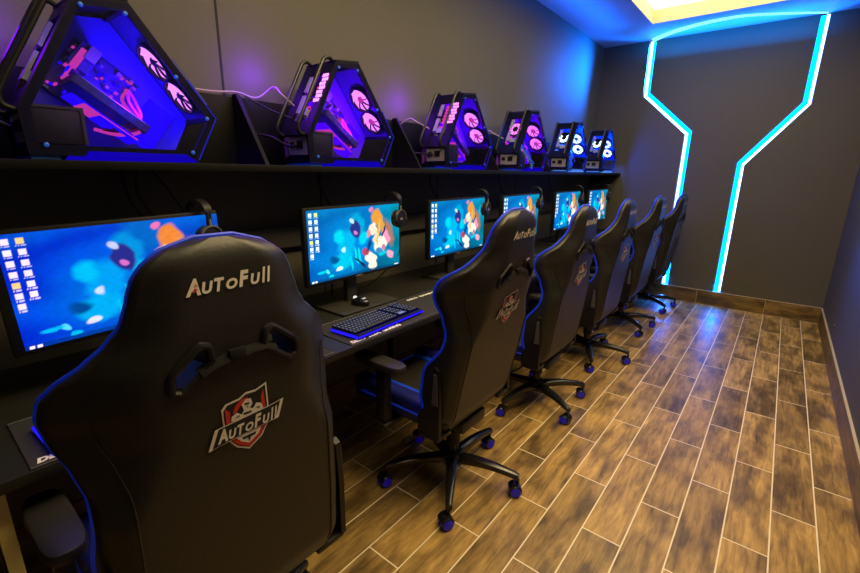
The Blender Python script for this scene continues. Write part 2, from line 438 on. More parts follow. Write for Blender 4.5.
def back_mesh():
    zs = [BB+(BT-BB)*(i/64)**.97 for i in range(65)]
    us = [math.sin(-PI/2+PI*i/32) for i in range(33)]
    vs = []; fs = []
    for z in zs:
        h = hw(z); ring = []
        for u in us: ring.append((xr(u*h, z), u*h, z))
        x0 = xr(h, z); t = thick(1, z)
        ring.append((x0-t*.3, h+.008, z)); ring.append((x0-t*.7, h+.008, z))
        for u in reversed(us):
            th = thick(abs(u), z)
            bol = .025*math.exp(-((abs(u)-.75)/.18)**2)
            ring.append((xr(u*h, z)-th-bol*(1 if z < 1.15 else .3), u*h, z))
        ring.append((x0-t*.7, -h-.008, z)); ring.append((x0-t*.3, -h-.008, z))
        vs += ring
    n = len(us)*2+4
    for k in range(len(zs)-1):
        for i in range(n): j = (i+1) % n; fs.append((k*n+i, k*n+j, (k+1)*n+j, (k+1)*n+i))
    fs.append(tuple(range(n-1, -1, -1))); fs.append(tuple(range((len(zs)-1)*n, len(zs)*n)))
    mb = MB(); mb.add(vs, fs); return mb
SLOT = [(-.144, 1.120), (-.076, 1.176), (-.056, 1.168), (-.050, 1.127), (-.123, 1.070), (-.145, 1.082)]
def inset(poly, k):
    cx = sum(p[0] for p in poly)/len(poly); cy = sum(p[1] for p in poly)/len(poly)
    return [(cx+(x-cx)*k, cy+(y-cy)*k) for x, y in poly]
def mir(poly): return [(-x, y) for x, y in poly]
def make_chair():
    root = empty('gaming_chair')
    up = []
    # backrest with real harness openings
    bk = back_mesh().build('backrest', M['leather'], None)
    cutters = []
    for P in (inset(SLOT, .62), mir(inset(SLOT, .62))):
        c = MB().prism(P, 'x', -.2, .6).build('cut', None, None, smooth=0); cutters.append(c)
        md = bk.modifiers.new('b', 'BOOLEAN'); md.operation = 'DIFFERENCE'; md.solver = 'EXACT'; md.object = c
    bpy.context.view_layer.update()
    me = bpy.data.meshes.new_from_object(bk.evaluated_get(bpy.context.evaluated_depsgraph_get()))
    bk.modifiers.clear(); bk.data = me; me.shade_smooth(); me.set_sharp_from_angle(angle=math.radians(40))
    for c in cutters: bpy.data.objects.remove(c)
    bk.parent = root; up.append(bk)
    # piping round the outline
    zs = [BB+(BT-.004-BB)*i/74 for i in range(75)]
    e1 = []
    for z in zs:
        h = hw(z); t = thick(1, z); e1.append((xr(h, z)-t*.98, h+.004, z))
    top = [(xr(0, BT-.002)-thick(0, BT)*.9, h_, BT+.002) for h_ in (.04, .0, -.04)]
    pts = e1+top+[(x, -y, z) for x, y, z in reversed(e1)]
    p = MB().tube(pts, .0062, 8).build('piping', M['piping'], bk); p['label'] = 'blue piping round the backrest edge'
    # rear seams
    for s in (-1, 1):
        MB().tube([(xr(s*hw(z)*.84, z)+.0008, s*hw(z)*.84, z) for z in [.47+.60*i/30 for i in range(31)]], .0022, 6).build('seam', M['leather'], bk)
    # front centre pad in blue
    fp = MB(); vs = []; nz = 24
    for i in range(nz+1):
        z = .56+.38*i/nz
        for s in (-1, 1):
            for a in (.30, .48): pass
        for u in (-.62, -.5, -.4): vs.append((xr(u*hw(z), z)-thick(abs(u), z)-.028*math.exp(-((abs(u)-.75)/.18)**2)-.002, u*hw(z), z))
    fs = [(i*3+j, i*3+j+1, i*3+j+4, i*3+j+3) for i in range(nz) for j in range(2)]
    n0 = len(vs); fp.add(vs, fs); fp.add([(x, -y, z) for x, y, z in vs], fs)
    fpo = fp.build('front_panel', M['seatblue'], bk); fpo['label'] = 'blue side panels on the front of the backrest'
    # slot trims
    for P in (SLOT, mir(SLOT)):
        Q = inset(P, .86); n = len(Q); pts = []
        for i in range(n):
            a, b = Q[i], Q[(i+1) % n]
            for t in (.12, .3, .5, .7, .88): pts.append((a[0]+(b[0]-a[0])*t, a[1]+(b[1]-a[1])*t))
        tb = MB().tube([(xr(y, z)+.002, y, z) for y, z in pts], .0085, 8, closed=True)
        o = tb.build('harness_slot_trim', M['plastic'], root); up.append(o)
    st = MB()
    pts = [(xr(y, z)+.006, y, z) for y, z in ((-.085, 1.112), (-.06, 1.122), (-.03, 1.128), (.0, 1.130), (.03, 1.132), (.06, 1.130), (.085, 1.118))]
    st.tube(pts, [.003]*7, 8, ry=.013)
    st.box(xc(1.13)+.004, xc(1.13)+.016, -.026, .010, 1.117, 1.143, .003)
    o = st.build('lumbar_strap', M['strap'], root); up.append(o)
    # headrest lettering
    def decal(polys_faces, name, mat, eps, parent):
        vs, fs = polys_faces
        mb = MB(); mb.add([(xr(y, z)+eps, y, z) for y, z in vs], fs)
        me = bpy.data.meshes.new(name); me.from_pydata(mb.v, [], mb.f); me.materials.append(mat)
        o = bpy.data.objects.new(name, me); C.objects.link(o); o.parent = parent; return o
    def word(w, y0, y1, z0, z1, cap=1.):
        vs = []; fs = []
        parts = w
        total = sum(p[1] for p in parts); x = 0
        for ch, wd, hh in parts:
            v, f = text_mesh(ch, .26, .045)
            o = len(vs)
            for a, b in v: vs.append((y0+(x+a*wd*.92)/total*(y1-y0), z0+b*hh*(z1-z0)))
            fs += [tuple(i+o for i in q) for q in f]; x += wd
        return vs, fs
    W = [('A', 1.3, .98), ('U', 1.05, .70), ('T', .95, .80), ('O', 1.1, .64), ('F', 1.1, 1.), ('U', 1.05, .70), ('l', .50, 1.), ('l', .50, 1.)]
    h0 = decal(word(W, -.09, .092, 1.268, 1.302), 'brand_lettering', M['cream'], .0025, root)
    h0['label'] = 'cream brand lettering reading AutoFull on the headrest'; up.append(h0)
    d = decal(([(-.077, 1.273), (-.072, 1.283), (-.066, 1.279), (-.070, 1.292), (-.064, 1.2835), (-.070, 1.287)], [(0, 1, 2), (3, 4, 5)]), 'red_flash', M['red'], .0034, h0)
    # emblem
    ZC = .965
    def P(l): return ([(a, b+ZC) for a, b in l], [tuple(range(len(l)))])
    def tri(l):
        bm = bmesh.new(); vs = [bm.verts.new((a, b, 0)) for a, b in l]; bm.faces.new(vs)
        bmesh.ops.triangulate(bm, faces=bm.faces[:]); 
        bm.verts.index_update()
        f = [tuple(v.index for v in q.verts) for q in bm.faces]; bm.free()
        return ([(a, b+ZC) for a, b in l], f)
    def scale(l, k, cx=.004, cy=-.003): return [(cx+(a-cx)*k, cy+(b-cy)*k) for a, b in l]
    sh = [(-.050, .048), (-.040, .058), (-.010, .060), (.006, .068), (.030, .066), (.056, .074), (.058, .010), (.054, -.028), (.036, -.055), (.004, -.073), (-.024, -.055), (-.044, -.027), (-.049, .010)]
    bn = [(-.068, .010), (-.086, -.034), (-.050, -.031), (.080, -.027), (.096, .018), (.060, .014)]
    e0 = decal(tri(sh), 'crest_emblem', M['cream'], .0020, root); up.append(e0); e0['label'] = 'cream, red and black shield crest with AutoFull banner on the backrest'
    decal(tri(scale(sh, .93)), 'shield_field', M['ink'], .0026, e0)
    rd = []; 
    def multi(ls):
        V = []; F = []
        for l in ls:
            v, f = tri(l); o = len(V); V += v; F += [tuple(i+o for i in q) for q in f]
        return V, F
    decal(multi([[(-.043, .048), (-.032, .036), (-.034, .008), (-.042, .008)], [(.047, .060), (.050, .010), (.042, .010), (.040, .044)],
                 [(-.036, -.030), (.047, -.028), (.032, -.050), (.004, -.066), (-.020, -.050)],
                 [(-.027, .028), (-.020, .046), (-.004, .056), (.010, .055), (.006, .045), (-.010, .040), (-.018, .030)]]), 'red_field', M['red'], .0031, e0)
    for nm_, l in (('lower_field', [(-.025, -.030), (.036, -.030), (.026, -.045), (.004, -.057), (-.013, -.045)]),
                 ('knight_figure', [(-.032, .012), (-.030, .024), (-.018, .029), (-.008, .020), (-.002, .028), (-.006, .043), (.004, .052), (.016, .050), (.019, .036), (.012, .027), (.020, .024), (.028, .034), (.040, .028), (.044, .014), (.014, .010), (-.006, .009)])):
        decal(tri(l), nm_, M['cream'], .0036, e0)
    for l in ([(.000, .044), (.012, .042), (.011, .038), (.001, .039)], [(-.026, .018), (-.012, .021), (-.014, .017)], [(.024, .024), (.036, .022), (.034, .018)],
                 [(.006, .036), (.009, .036), (.007, .028)], [(-.004, .022), (.016, .020), (.014, .016), (-.002, .017)],
                 [(-.012, -.036), (.022, -.036), (.020, -.042), (-.008, -.042)], [(.002, -.042), (.008, -.042), (.005, -.055)]):
        decal(tri(l), 'dark_mark', M['ink'], .0042, e0)
    decal(tri(bn), 'banner_edge', M['cream'], .0045, e0)
    decal(tri(scale(bn, .90, .005, -.008)), 'banner_field', M['ink'], .0050, e0)
    decal(word(W, -.066, .078, -.026+ZC, .006+ZC), 'banner_lettering', M['cream'], .0056, e0)
    # seat
    s = MB()
    s.box(-.42, .12, -.25, .25, .40, .50, .03, 4)
    so = s.build('seat', M['leather'], root); up.append(so)
    for sg in (-1, 1):
        b = MB().box(-.43, .10, sg*.225-.045, sg*.225+.045, .42, .535, .03, 4).build('seat_bolster', M['seatdark'], so)
        MB().box(-.38, .02, sg*.165-.02, sg*.165+.02, .47, .512, .008, 2).build('seat_panel', M['seatblue'], so)['label'] = 'blue strip in the seat cushion'
    y_ = .272
    MB().tube([(-.36, -y_, .475), (.08, -y_, .475)], .005, 8).tube([(-.36, y_, .475), (.08, y_, .475)], .005, 8).tube([(-.436, -.2, .475), (-.436, .2, .475)], .005, 8).build('seat_piping', M['piping'], so)
    # armrests
    for sg in (-1, 1):
        a = MB(); vs = []; fs = []; na_ = 32
        lv_ = [(.664, .80), (.667, .95), (.676, 1.), (.688, 1.), (.695, .93), (.698, .78)]
        for z_, k_ in lv_:
            for q in range(na_):
                t = 2*PI*q/na_; c1, s1 = math.cos(t), math.sin(t)
                vs.append((-.205+(.145-.045*(1-k_))*math.copysign(abs(c1)**.45, c1), sg*.303+.044*k_*math.copysign(abs(s1)**.6, s1), z_))
        for k_ in range(len(lv_)-1):
            for q in range(na_): w_ = (q+1) % na_; fs.append((k_*na_+q, k_*na_+w_, (k_+1)*na_+w_, (k_+1)*na_+q))
        fs += [tuple(range(na_-1, -1, -1)), tuple(range((len(lv_)-1)*na_, len(lv_)*na_))]
        a.add(vs, fs)
        ao = a.build('armrest', M['armpad'], root); up.append(ao)
        MB().box(-.215, -.145, sg*.305-.020, sg*.305+.020, .50, .664, .008, 3).box(-.21, -.15, sg*.305-.026, sg*.305+.026, .40, .53, .008, 3).build('post', M['plastic'], ao)
        MB().box(-.20, -.14, min(sg*.16, sg*.34), max(sg*.16, sg*.34), .375, .398, .006).build('bracket', M['steel'], ao)
        # recliner hinge cover
        hc = MB().prism([(.02, .43), (.135, .42), (.135, .60), (.125, .735), (.105, .745), (.085, .60), (.02, .50)], 'y', min(sg*.284, sg*.302), max(sg*.284, sg*.302))
        ho = hc.build('recliner_cover', M['plastic'], root); up.append(ho)
        MB().prism([(.098, .58), (.130, .58), (.121, .715), (.108, .72)], 'y', min(sg*.3025, sg*.308), max(sg*.3025, sg*.308)).build('cover_insert', M['greyplastic'], ho)
        MB().box(.02, .13, min(sg*.20, sg*.30), max(sg*.20, sg*.30), .405, .425, .004).build('hinge_arm', M['steel'], ho)
    # lever
    lv = MB().tube([(-.02, -.10, .36), (-.02, -.24, .355), (-.03, -.33, .365)], [.006, .006, .012], 8).build('tilt_lever', M['plastic'], root); up.append(lv)
    # mechanism + lift
    mc = MB().box(-.16, .12, -.10, .10, .335, .398, .012).build('tilt_mechanism', M['steel'], root); up.append(mc)
    gl_ = MB().lathe([(.028, .10), (.028, .24), (.020, .245), (.020, .345)], (0, 0, 0), (0, 0, 1), 24).build('gas_lift', M['gloss'], root)
    MB().lathe([(.036, .20), (.036, .27), (.030, .275)], (0, 0, 0), (0, 0, 1), 24).build('lift_cover', M['plastic'], gl_)
    # star base in its own empty-free parts
    star = MB().lathe([(.030, .075), (.050, .08), (.052, .13), (.044, .148), (.030, .15)], (0, 0, 0), (0, 0, 1), 28).build('star_base', M['gloss'], root)
    parts_low = [star]
    for k in range(5):
        a = 2*PI*k/5; R = Matrix.Rotation(a, 4, 'Z')
        # tapering arm of rounded section
        mb = MB(); n = 12; m = 14; vs = []; fs = []
        for i in range(m):
            t = i/(m-1); r = .035+t*.305
            w = .032-.016*t; hgt = .026-.010*t; zc = .112-.020*t*t + .012*math.sin(PI*t*.9)
            for j in range(n):
                b = 2*PI*j/n; cx = math.cos(b); sx = math.sin(b)
                vs.append((r, w*math.copysign(abs(cx)**.7, cx), zc+hgt*math.copysign(abs(sx)**.7, sx)))
        for i in range(m-1):
            for j in range(n): q = (j+1) % n; fs.append((i*n+j, i*n+q, (i+1)*n+q, (i+1)*n+j))
        fs.append(tuple(range(n-1, -1, -1))); fs.append(tuple(range((m-1)*n, m*n)))
        mb.add(vs, fs); mb.xf(R)
        leg = mb.build('leg', M['gloss'], star)
        # castor
        rr = .335; cs = MB()
        Rk = R @ Matrix.Translation((rr, 0, 0)) @ Matrix.Rotation(math.radians(-140-72*k+(-18, 12, -6, 16, 4)[k]), 4, 'Z')
        for sg in (-1, 1):
            cs.lathe([(.012, 0), (.026, .001), (.030, .005), (.030, .018), (.027, .022), (.012, .023)], (.012, sg*.007, .030), (0, sg, 0), 24)
        cs.cyl((0, 0, .05), (0, 0, .085), .008, n=12)
        cs.box(-.004, .026, -.006, .006, .018, .062, .003)
        # hood
        hp = [(.012+.033*math.cos(t), .030+.033*math.sin(t)) for t in [PI*(.10+.85*i/10) for i in range(11)]]
        hp2 = [(.012+.030*math.cos(t), .030+.030*math.sin(t)) for t in [PI*(.10+.85*i/10) for i in range(11)]]
        cs.prism(hp+hp2[::-1], 'y', -.026, .026)
        cs.xf(Rk); co = cs.build('castor', M['gloss'], root); parts_low.append(co)
        cp = MB()
        for sg in (-1, 1):
            cp.lathe([(.0235, 0), (.0235, .0018), (.019, .004), (.008, .003)], (.012, sg*.030, .030), (0, sg, 0), 24)
            cp.lathe([(.0304, 0), (.0304, .006)], (.012, sg*.011, .030), (0, sg, 0), 24)
        cp.xf(Rk); cpo = cp.build('castor_hub', M['castorblue'], co); cpo['label'] = 'blue castor hub disc'
    return root, up, parts_low

root, up, low = make_chair()
UPN = {o.name for o in up}
# chairs : x, y, base turn, back turn, height offset
CH = [(-1.03, .419, 40, 0, -.012, 'nearest black gaming chair, its wide blue piped back filling the lower left'),
      (-1.09, 1.575, 15, 0, -.008, 'second black gaming chair from the camera, blue piped, right of the lit keyboard'),
      (-1.11, 2.575, -29, 0, -.052, 'third black gaming chair from the camera, blue piped, standing between the second and fourth'),
      (-1.11, 3.55, 8, 0, -.058, 'fourth black gaming chair from the camera, in front of the fourth computer desk place'),
      (-1.11, 4.53, -41, 0, -.062, 'fifth black gaming chair from the camera, next to last before the far wall'),
      (-1.09, 5.47, -41, 0, -.068, 'farthest black gaming chair, its back tinted blue beside the left light channel')]
chairs = [root]
for i in range(1, 6): chairs.append(copy_tree(root))
for (x, y, bt, rt, dz, lab), r, ln in zip(CH, chairs, (-7, 3, -1, -2.5, -1, 0)):
    r.location = (x, y, 0); r.rotation_euler.z = math.radians(rt)
    tag(r, lab, 'chair', 'gaming chairs in a row along the desk')
    for ch in r.children:
        base = ch.name.split('.')[0]
        if base in ('star_base', 'castor'): ch.rotation_euler.z = math.radians(bt-rt)
        elif base == 'gas_lift': pass
        else:
            ch.location.z = dz
            if base not in ('seat', 'armrest', 'tilt_lever', 'tilt_mechanism', 'recliner_cover'):
                th = math.radians(ln); px_, pz_ = .165, .50     # recline about the hinge
                ch.rotation_euler.y = th
                ch.location.x = px_-(px_*math.cos(th)+pz_*math.sin(th)); ch.location.z = dz+pz_-(-px_*math.sin(th)+pz_*math.cos(th))

# ------------------------------------------------------------------ monitors
def ell(u, v, cu, cv, ru, rv, a=0., soft=.35):
    ca, sa = math.cos(a), math.sin(a); du = (u-cu)*1.78; dv = v-cv
    x = (du*ca+dv*sa)/(ru*1.78); y = (-du*sa+dv*ca)/rv
    d = math.sqrt(x*x+y*y); return max(0., min(1., (1-d)/soft+.5))
def paint(u, v, sh):
    u0_, v0_ = u, v
    """plain abstract wallpaper of blue and teal shapes with warm patches, v from the top"""
    if u > .13 and v < .96:
        u += .006*math.sin(31*v+7*u)+.003*math.sin(57*v-23*u); v += .010*math.sin(27*u+5*v)+.005*math.sin(61*u+19*v)
    r, g, b = .0, (.035+.10*(1-v)*u)*(.6+.5*sh)+.05*sh, .40-.08*sh+.12*math.sin(3*u+2*v)
    t = .5+.5*math.sin(9*u+4*math.sin(5*v)+3*v); r, g, b = r, g+.06*t, b+.12*t
    def mix(c, k):
        nonlocal r, g, b
        r += (c[0]-r)*k; g += (c[1]-g)*k; b += (c[2]-b)*k
    L = [((0, .16, .55), .60, .12, .12, .16, .3, .8), ((0, .22, .75), .45, .62, .25, .25, 0, 1.2), ((0, .42, .85), .375, .52, .085, .20, .1, .5), ((.0, .50, .85), .33, .76, .10, .13, .0, .4), ((.0, .34, .70), .50, .25, .07, .16, -.5, .5),
         ((.02, .03, .25), .475, .33, .055, .14, -.5, .3), ((.55, .75, .95), .44, .20, .018, .05, -.6, .4), ((.7, .2, .6), .475, .38, .02, .03, 0, .4), ((0, .6, .9), .56, .46, .05, .10, .6, .5),
         ((.6, .9, 1.), .345, .60, .02, .04, 0, .6), ((.0, .7, .9), .47, .72, .012, .13, -.2, .4), ((.0, .7, .9), .51, .72, .012, .13, -.25, .4), ((.0, .62, .85), .42, .82, .012, .10, -.1, .4),
         ((.75, .95, 1.), .285, .86, .035, .028, -.2, .3), ((.1, .9, 1.), .17, .88, .018, .03, 0, .3), ((0, .6, .9), .12, .87, .05, .02, 0, .4), ((.0, .6, .8), .20, .94, .025, .025, 0, .3),
         ((.40, .17, .12), .86, .44, .050, .22, -.35, .6), ((.85, .30, .04), .715, .19, .062, .125, .2, .35), ((.75, .32, .08), .79, .34, .030, .17, -.3, .5),
         ((.95, .70, .60), .67, .37, .05, .085, .3, .3), ((.9, .25, .30), .615, .42, .022, .06, .2, .3), ((.85, .20, .45), .655, .05, .024, .035, 0, .3),
         ((1., .85, .80), .76, .60, .085, .13, -.3, .25), ((.95, .30, .55), .84, .50, .03, .12, -.35, .25), ((.95, .35, .55), .875, .80, .05, .055, .5, .3),
         ((1., .88, .80), .635, .80, .068, .085, .2, .25), ((.95, .80, .75), .66, .90, .05, .08, .0, .25), ((.05, .25, .55), .745, .70, .045, .05, .2, .3),
         ((.9, .45, .05), .735, .42, .014, .20, .25, .3), ((.01, .02, .12), .52, .84, .09, .02, .75, .3), ((.01, .02, .16), .80, .40, .012, .10, .35, .3),
         ((.55, .05, .10), .58, .69, .05, .05, .6, .4), ((0, .55, .75), .78, .76, .05, .03, 0, .3), ((.0, .05, .22), .62, .60, .02, .10, .5, .6), ((.95, .62, .5), .70, .50, .02, .09, .5, .3), ((.6, .2, .35), .80, .66, .02, .06, -.6, .4), ((.0, .62, .9), .30, .40, .05, .10, .3, .6), ((0, .08, .30), .24, .72, .05, .05, 0, .8), ((.0, .45, .75), .92, .25, .03, .10, 0, .8), ((.95, .88, .85), .69, .30, .018, .03, 0, .4)]
    for c, cu, cv, ru, rv, a, s in L: mix([q*.86 for q in c], ell(u, v, cu, cv, ru, rv, a, s*.9))
    k_ = math.sin(83*u+31*v+3*math.sin(40*v))*math.sin(47*v-29*u); r, g, b = [q*(1+.07*k_) for q in (r, g, b)]
    u, v = u0_, v0_
    if u < .13:
        ic = [(.9, .9, .9), (.9, .75, .2), (.95, .95, 1.), (.9, .9, .9), (.8, .9, 1.), (1, .9, .8), (.9, .95, 1.)]
        for cx, rows in ((.030, 7), (.085, 6)):
            for k in range(rows):
                cv = .06+k*.092
                d = max(abs(u-cx)/.014, abs(v-cv)/.024)
                if d < 1: mix(ic[(k*3+int(cx*100)) % 7], .95)
                if abs(v-cv-.040) < .007 and abs(u-cx) < .019 and (int(u*260) % 3): mix((.85, .9, 1.), .7)
    if v > .965:
        mix((.0, .03, .12), .6)
        for cx in (.025, .055): mix((1, 1, 1), 1. if abs(u-cx) < .010 and abs(v-.982) < .012 else 0)
        if .93 < u < .985 and abs(v-.982) < .008: mix((.9, .95, 1), .8)
    return (max(0, r), max(0, g), max(0, b))
MWd, MHt = .655, .378
def screen_mesh(sh, sat):
    nu, nv = 208, 120; iw, ih = MWd-.028, MHt-.028
    vs = []; cols = []
    for j in range(nv+1):
        for i in range(nu+1):
            u, v = i/nu, j/nv
            vs.append((0, -iw/2+u*iw, ih/2-v*ih)); cols.append(paint(u, v, sh))
    fs = [(j*(nu+1)+i, j*(nu+1)+i+1, (j+1)*(nu+1)+i+1, (j+1)*(nu+1)+i) for j in range(nv) for i in range(nu)]
    fs = [f[::-1] for f in fs]
    me = bpy.data.meshes.new('screen'); me.from_pydata(vs, [], fs)
    at = me.color_attributes.new('wallpaper', 'FLOAT_COLOR', 'POINT')
    at.data.foreach_set('color', [c for q in cols for c in (q[0], q[1]*sat, q[2], 1.)])
    me.materials.append(M['screen']); return me
m, nt, out = new_mat('lit_screen_wallpaper')
at = nt.nodes.new('ShaderNodeAttribute'); at.attribute_name = 'wallpaper'
e = nt.nodes.new('ShaderNodeEmission'); e.inputs[1].default_value = 1.3
gl2 = nt.nodes.new('ShaderNodeBsdfGlossy'); gl2.inputs['Roughness'].default_value = .25; gl2.inputs[0].default_value = (.03, .03, .03, 1)
ad = nt.nodes.new('ShaderNodeAddShader')
nt.links.new(at.outputs['Color'], e.inputs[0]); nt.links.new(e.outputs[0], ad.inputs[0]); nt.links.new(gl2.outputs[0], ad.inputs[1])
nt.links.new(ad.outputs[0], out.inputs[0]); M['screen'] = m
scr_a = screen_mesh(0., .8); scr_b = screen_mesh(1., 1.15)
def make_monitor():
    r = empty('monitor')
    zc = .345     # screen centre above desk
    h = MB().box(-.028, .004, -MWd/2, MWd/2, zc-MHt/2, zc+MHt/2, .004).box(-.05, -.028, -.2, .2, zc-.12, zc+.12, .01)
    h.build('housing', M['bezel'], r)
    s = bpy.data.objects.new('screen', scr_a); C.objects.link(s); s.parent = r; s.location = (.0048, 0, zc+.002)
    MB().box(-.0006, .0010, -.022, .022, -MHt/2+.002, -MHt/2+.007).build('maker_badge', M['silver'], s)
    MB().box(-.085, -.05, -.035, .035, .012, zc+.04, .006).build('stand_post', M['standbase'], r)
    MB().box(-.16, .11, -.20, .20, .0, .012, .004).build('stand_base', M['standbase'], r)
    return r
mon = make_monitor()
MY = [(.487, 0.), (1.527, 0), (2.447, 0), (3.36, 0), (4.37, 0), (5.29, 0)]
MLAB = ['nearest lit monitor, partly hidden by the nearest chair, showing a deep blue wallpaper',
        'second lit monitor from the camera, fully visible above the glowing keyboard',
        'third lit monitor from the camera, left of the second chair back',
        'fourth lit monitor from the camera, mostly hidden behind the second chair headrest',
        'fifth lit monitor from the camera, showing a teal wallpaper beside the third chair headrest',
        'farthest lit monitor, the smallest in view, close to the far wall']
ML = []
for i, (y, rz) in enumerate(MY):
    o = mon if i == 0 else copy_tree(mon)
    o.location = (-1.705, y, DESK+.001); o.rotation_euler.z = math.radians(rz)
    tag(o, MLAB[i], 'monitor', 'monitors along the desk'); ML.append(o)
    for ch in o.children:
        if ch.name.startswith('screen') and i: ch.data = scr_b
        if ch.name.split('.')[0] in ('screen', 'housing'): ch.rotation_euler.x = math.radians([2.0, .6, .4, .3, .2, .3][i]); ch.location.y = [.012, .004, .002, .002, .001, .002][i]

# ------------------------------------------------------------------ headsets
def make_headset():
    r = empty('headset')
    # band in the local XZ plane, hangs over the top edge of a screen: origin = top edge
    vs = []; fs = []; bp_ = [(.052, -.040), (.053, -.015)]+[(.052*math.cos(t), .004+.046*math.sin(t)) for t in [PI*i/18 for i in range(19)]]+[(-.053, -.015), (-.052, -.040)]
    for k, (x, z) in enumerate(bp_):
        n_ = Vector((x, 0, max(z, 0)*1.0)).normalized(); w_ = .019 if 2 < k < len(bp_)-3 else .011
        for (a, b) in ((-1, -1), (-.8, 1), (.8, 1), (1, -1)): vs.append((x+n_.x*b*.0035, a*w_, z+n_.z*b*.0035))
    for k in range(len(bp_)-1):
        for i in range(4): j = (i+1) % 4; fs.append((k*4+i, k*4+j, (k+1)*4+j, (k+1)*4+i))
    fs += [(0, 1, 2, 3), tuple(len(vs)-4+i for i in range(4))]
    MB().add(vs, fs).build('headband', M['plastic'], r)
    hy = MB()
    for s in (1, -1): MB().tube([(s*.054, 0, -.018), (s*.055, 0, -.045)], .006, 8, ry=.004).build('slider', M['silver'], r)
    for s in (1, -1):
        cz = -.092
        c = MB().lathe([(.020, .0), (.044, .002), (.051, .010), (.051, .020), (.044, .028), (.028, .031)], (s*.030, 0, cz), (s, 0, 0), 28)
        co = c.build('ear_cup', M['plastic'], r)
        MB().lathe([(.030, 0), (.044, .002), (.047, .010), (.040, .016), (.024, .016)], (s*.031, 0, cz), (-s, 0, 0), 28).build('ear_cushion', M['leather'], co)
        arc_ = [(s*.060, .047*math.cos(t), cz+.047*math.sin(t)) for t in [PI*(-.05+1.1*i/14) for i in range(15)]]
        MB().tube(arc_, .0045, 8).build('yoke', M['greyplastic'], co)
        MB().box(min(s*.0612, s*.0622), max(s*.0612, s*.0622), -.012, .012, cz-.006, cz+.006, .0002, 1).build('badge', M['silver'], co)
    MB().tube(bez([(.045, .0, -.135), (.048, .006, -.20), (.030, .012, -.30), (-.04, .05, -.36)], 8), .002, 6).build('cord', M['cable'], r)
    return r
hs = make_headset()
HLAB = ['black headset over the corner of the nearest monitor, only its band showing above the chair',
        'black headset with silver slider hanging on the second monitor corner',
        'black headset hanging on the third monitor corner, left of the second chair headrest',
        'black headset hanging on the fourth monitor corner, right of the second chair headrest',
        'black headset hanging on the fifth monitor corner',
        'farthest black headset, hanging on the last monitor by the far wall']
HO = [.262, .282, .29, .285, .28, .285]
for i in range(6):
    o = hs if i == 0 else copy_tree(hs)
    y = MY[i][0]+HO[i]
    o.location = (-1.717, y, DESK+.001+.345+MHt/2+.002); o.rotation_euler.z = math.radians([14, 8, 12, 6, 10, 8][i])
    tag(o, HLAB[i], 'headset', 'headsets hung on the monitors')

# ------------------------------------------------------------------ keyboards, pads, mice
def make_keyboard():
    r = empty('keyboard')
    MB().box(-.085, .085, -.232, .232, .004, .022, .004).build('case', M['plastic'], r)
    b = MB().box(.076, .091, -.232, .232, .008, .016, .002).box(-.080, .080, -.2385, -.2325, .006, .018, .001).build('light_bar', M['blueglow'], r); b['label'] = 'glowing blue front edge'
    k = MB(); gl_ = MB()
    rows = 6
    for j in range(rows):
        x = -.068+j*.0238 + (.0 if j else -.004)
        ys = [-.222+i*.0193 for i in range(23)]
        for i, y in enumerate(ys):
            if i in (15, 19): continue
            if j == 5 and 4 <= i <= 9:
                if i == 4: k.box(x-.0085, x+.0085, y-.0085, y+.105, .023, .031, .002, 1)
                continue
            k.box(x-.0085, x+.0085, y-.0085, y+.0080, .023, .031, .002, 1)
            gl_.box(x-.003, x+.001, y-.004, y+.003, .0311, .0314)
    gl_.box(.040, .058, .080, .118, .0312, .0318)
    k.build('keycap', M['keycap'], r)
    g = gl_.build('key_legends', M['keyglow'], r)
    MB().box(-.080, .074, -.228, .228, .0221, .0226).build('backlight', M['bl2'], r)
    r.children[1]['kind'] = 'thing'
    return r
M['bl2'] = emi('key_bed_light', (.01, .02, .7), .06)
kb = make_keyboard()
for ch in kb.children:
    if ch.name.startswith('keycap'): ch['kind'] = 'stuff'; ch['label'] = 'black keycaps'
KY = [.385, 1.39, 2.33, 3.33, 4.30, 5.25]
ordn = ['nearest', 'second', 'third', 'fourth', 'fifth', 'farthest']
KLAB = ['keyboard with blue glowing edge, mostly hidden behind the nearest chair',
        'black keyboard with blue glowing front edge, fully visible between the first two chairs',
        'backlit keyboard hidden behind the second chair backrest on the desk',
        'backlit keyboard glimpsed between the second and third chairs',
        'backlit keyboard on the desk behind the fourth chair', 'backlit keyboard on the desk behind the fifth and farthest chairs']
PLAB = [l for l in ('black desk pad with pale lettering at the lower left edge of the picture', 'black desk pad with pale lettering under the fully visible keyboard',
        'black desk pad behind the second chair', 'black desk pad behind the third chair', 'black desk pad behind the fourth chair', 'black desk pad near the far end of the desk')]
def make_pad():
    r = MB().box(-.29, .005, -.30, .62, 0, .003, .001, 1).build('desk_pad', M['mat'])
    r_e = MB().tube([(-.287, -.298, .003), (.003, -.298, .003), (.003, .618, .003), (-.287, .618, .003)], .0015, 5, closed=True).build('stitched_edge', M['greyplastic'], r)
    def word(w, y0, y1, x0, x1, nm):
        v, f = text_mesh(w, .2, .06)
        mb = MB(); mb.add([(x1-(x1-x0)*b, y0+(y1-y0)*a, .0037) for a, b in v], f)
        me = bpy.data.meshes.new(nm); me.from_pydata(mb.v, [], mb.f); me.materials.append(M['matprint'])
        o = bpy.data.objects.new(nm, me); C.objects.link(o); o.parent = r; return o
    word('DELO', -.285, -.205, -.034, -.008, 'pad_lettering'); word('LUX', -.19, -.11, -.034, -.008, 'pad_lettering'); word('GAMING', -.10, .02, -.034, -.008, 'pad_lettering')
    word('DELO', .33, .42, -.265, -.245, 'pad_lettering'); word('GAMING', .435, .59, -.265, -.245, 'pad_lettering')
    return r
pad = make_pad()
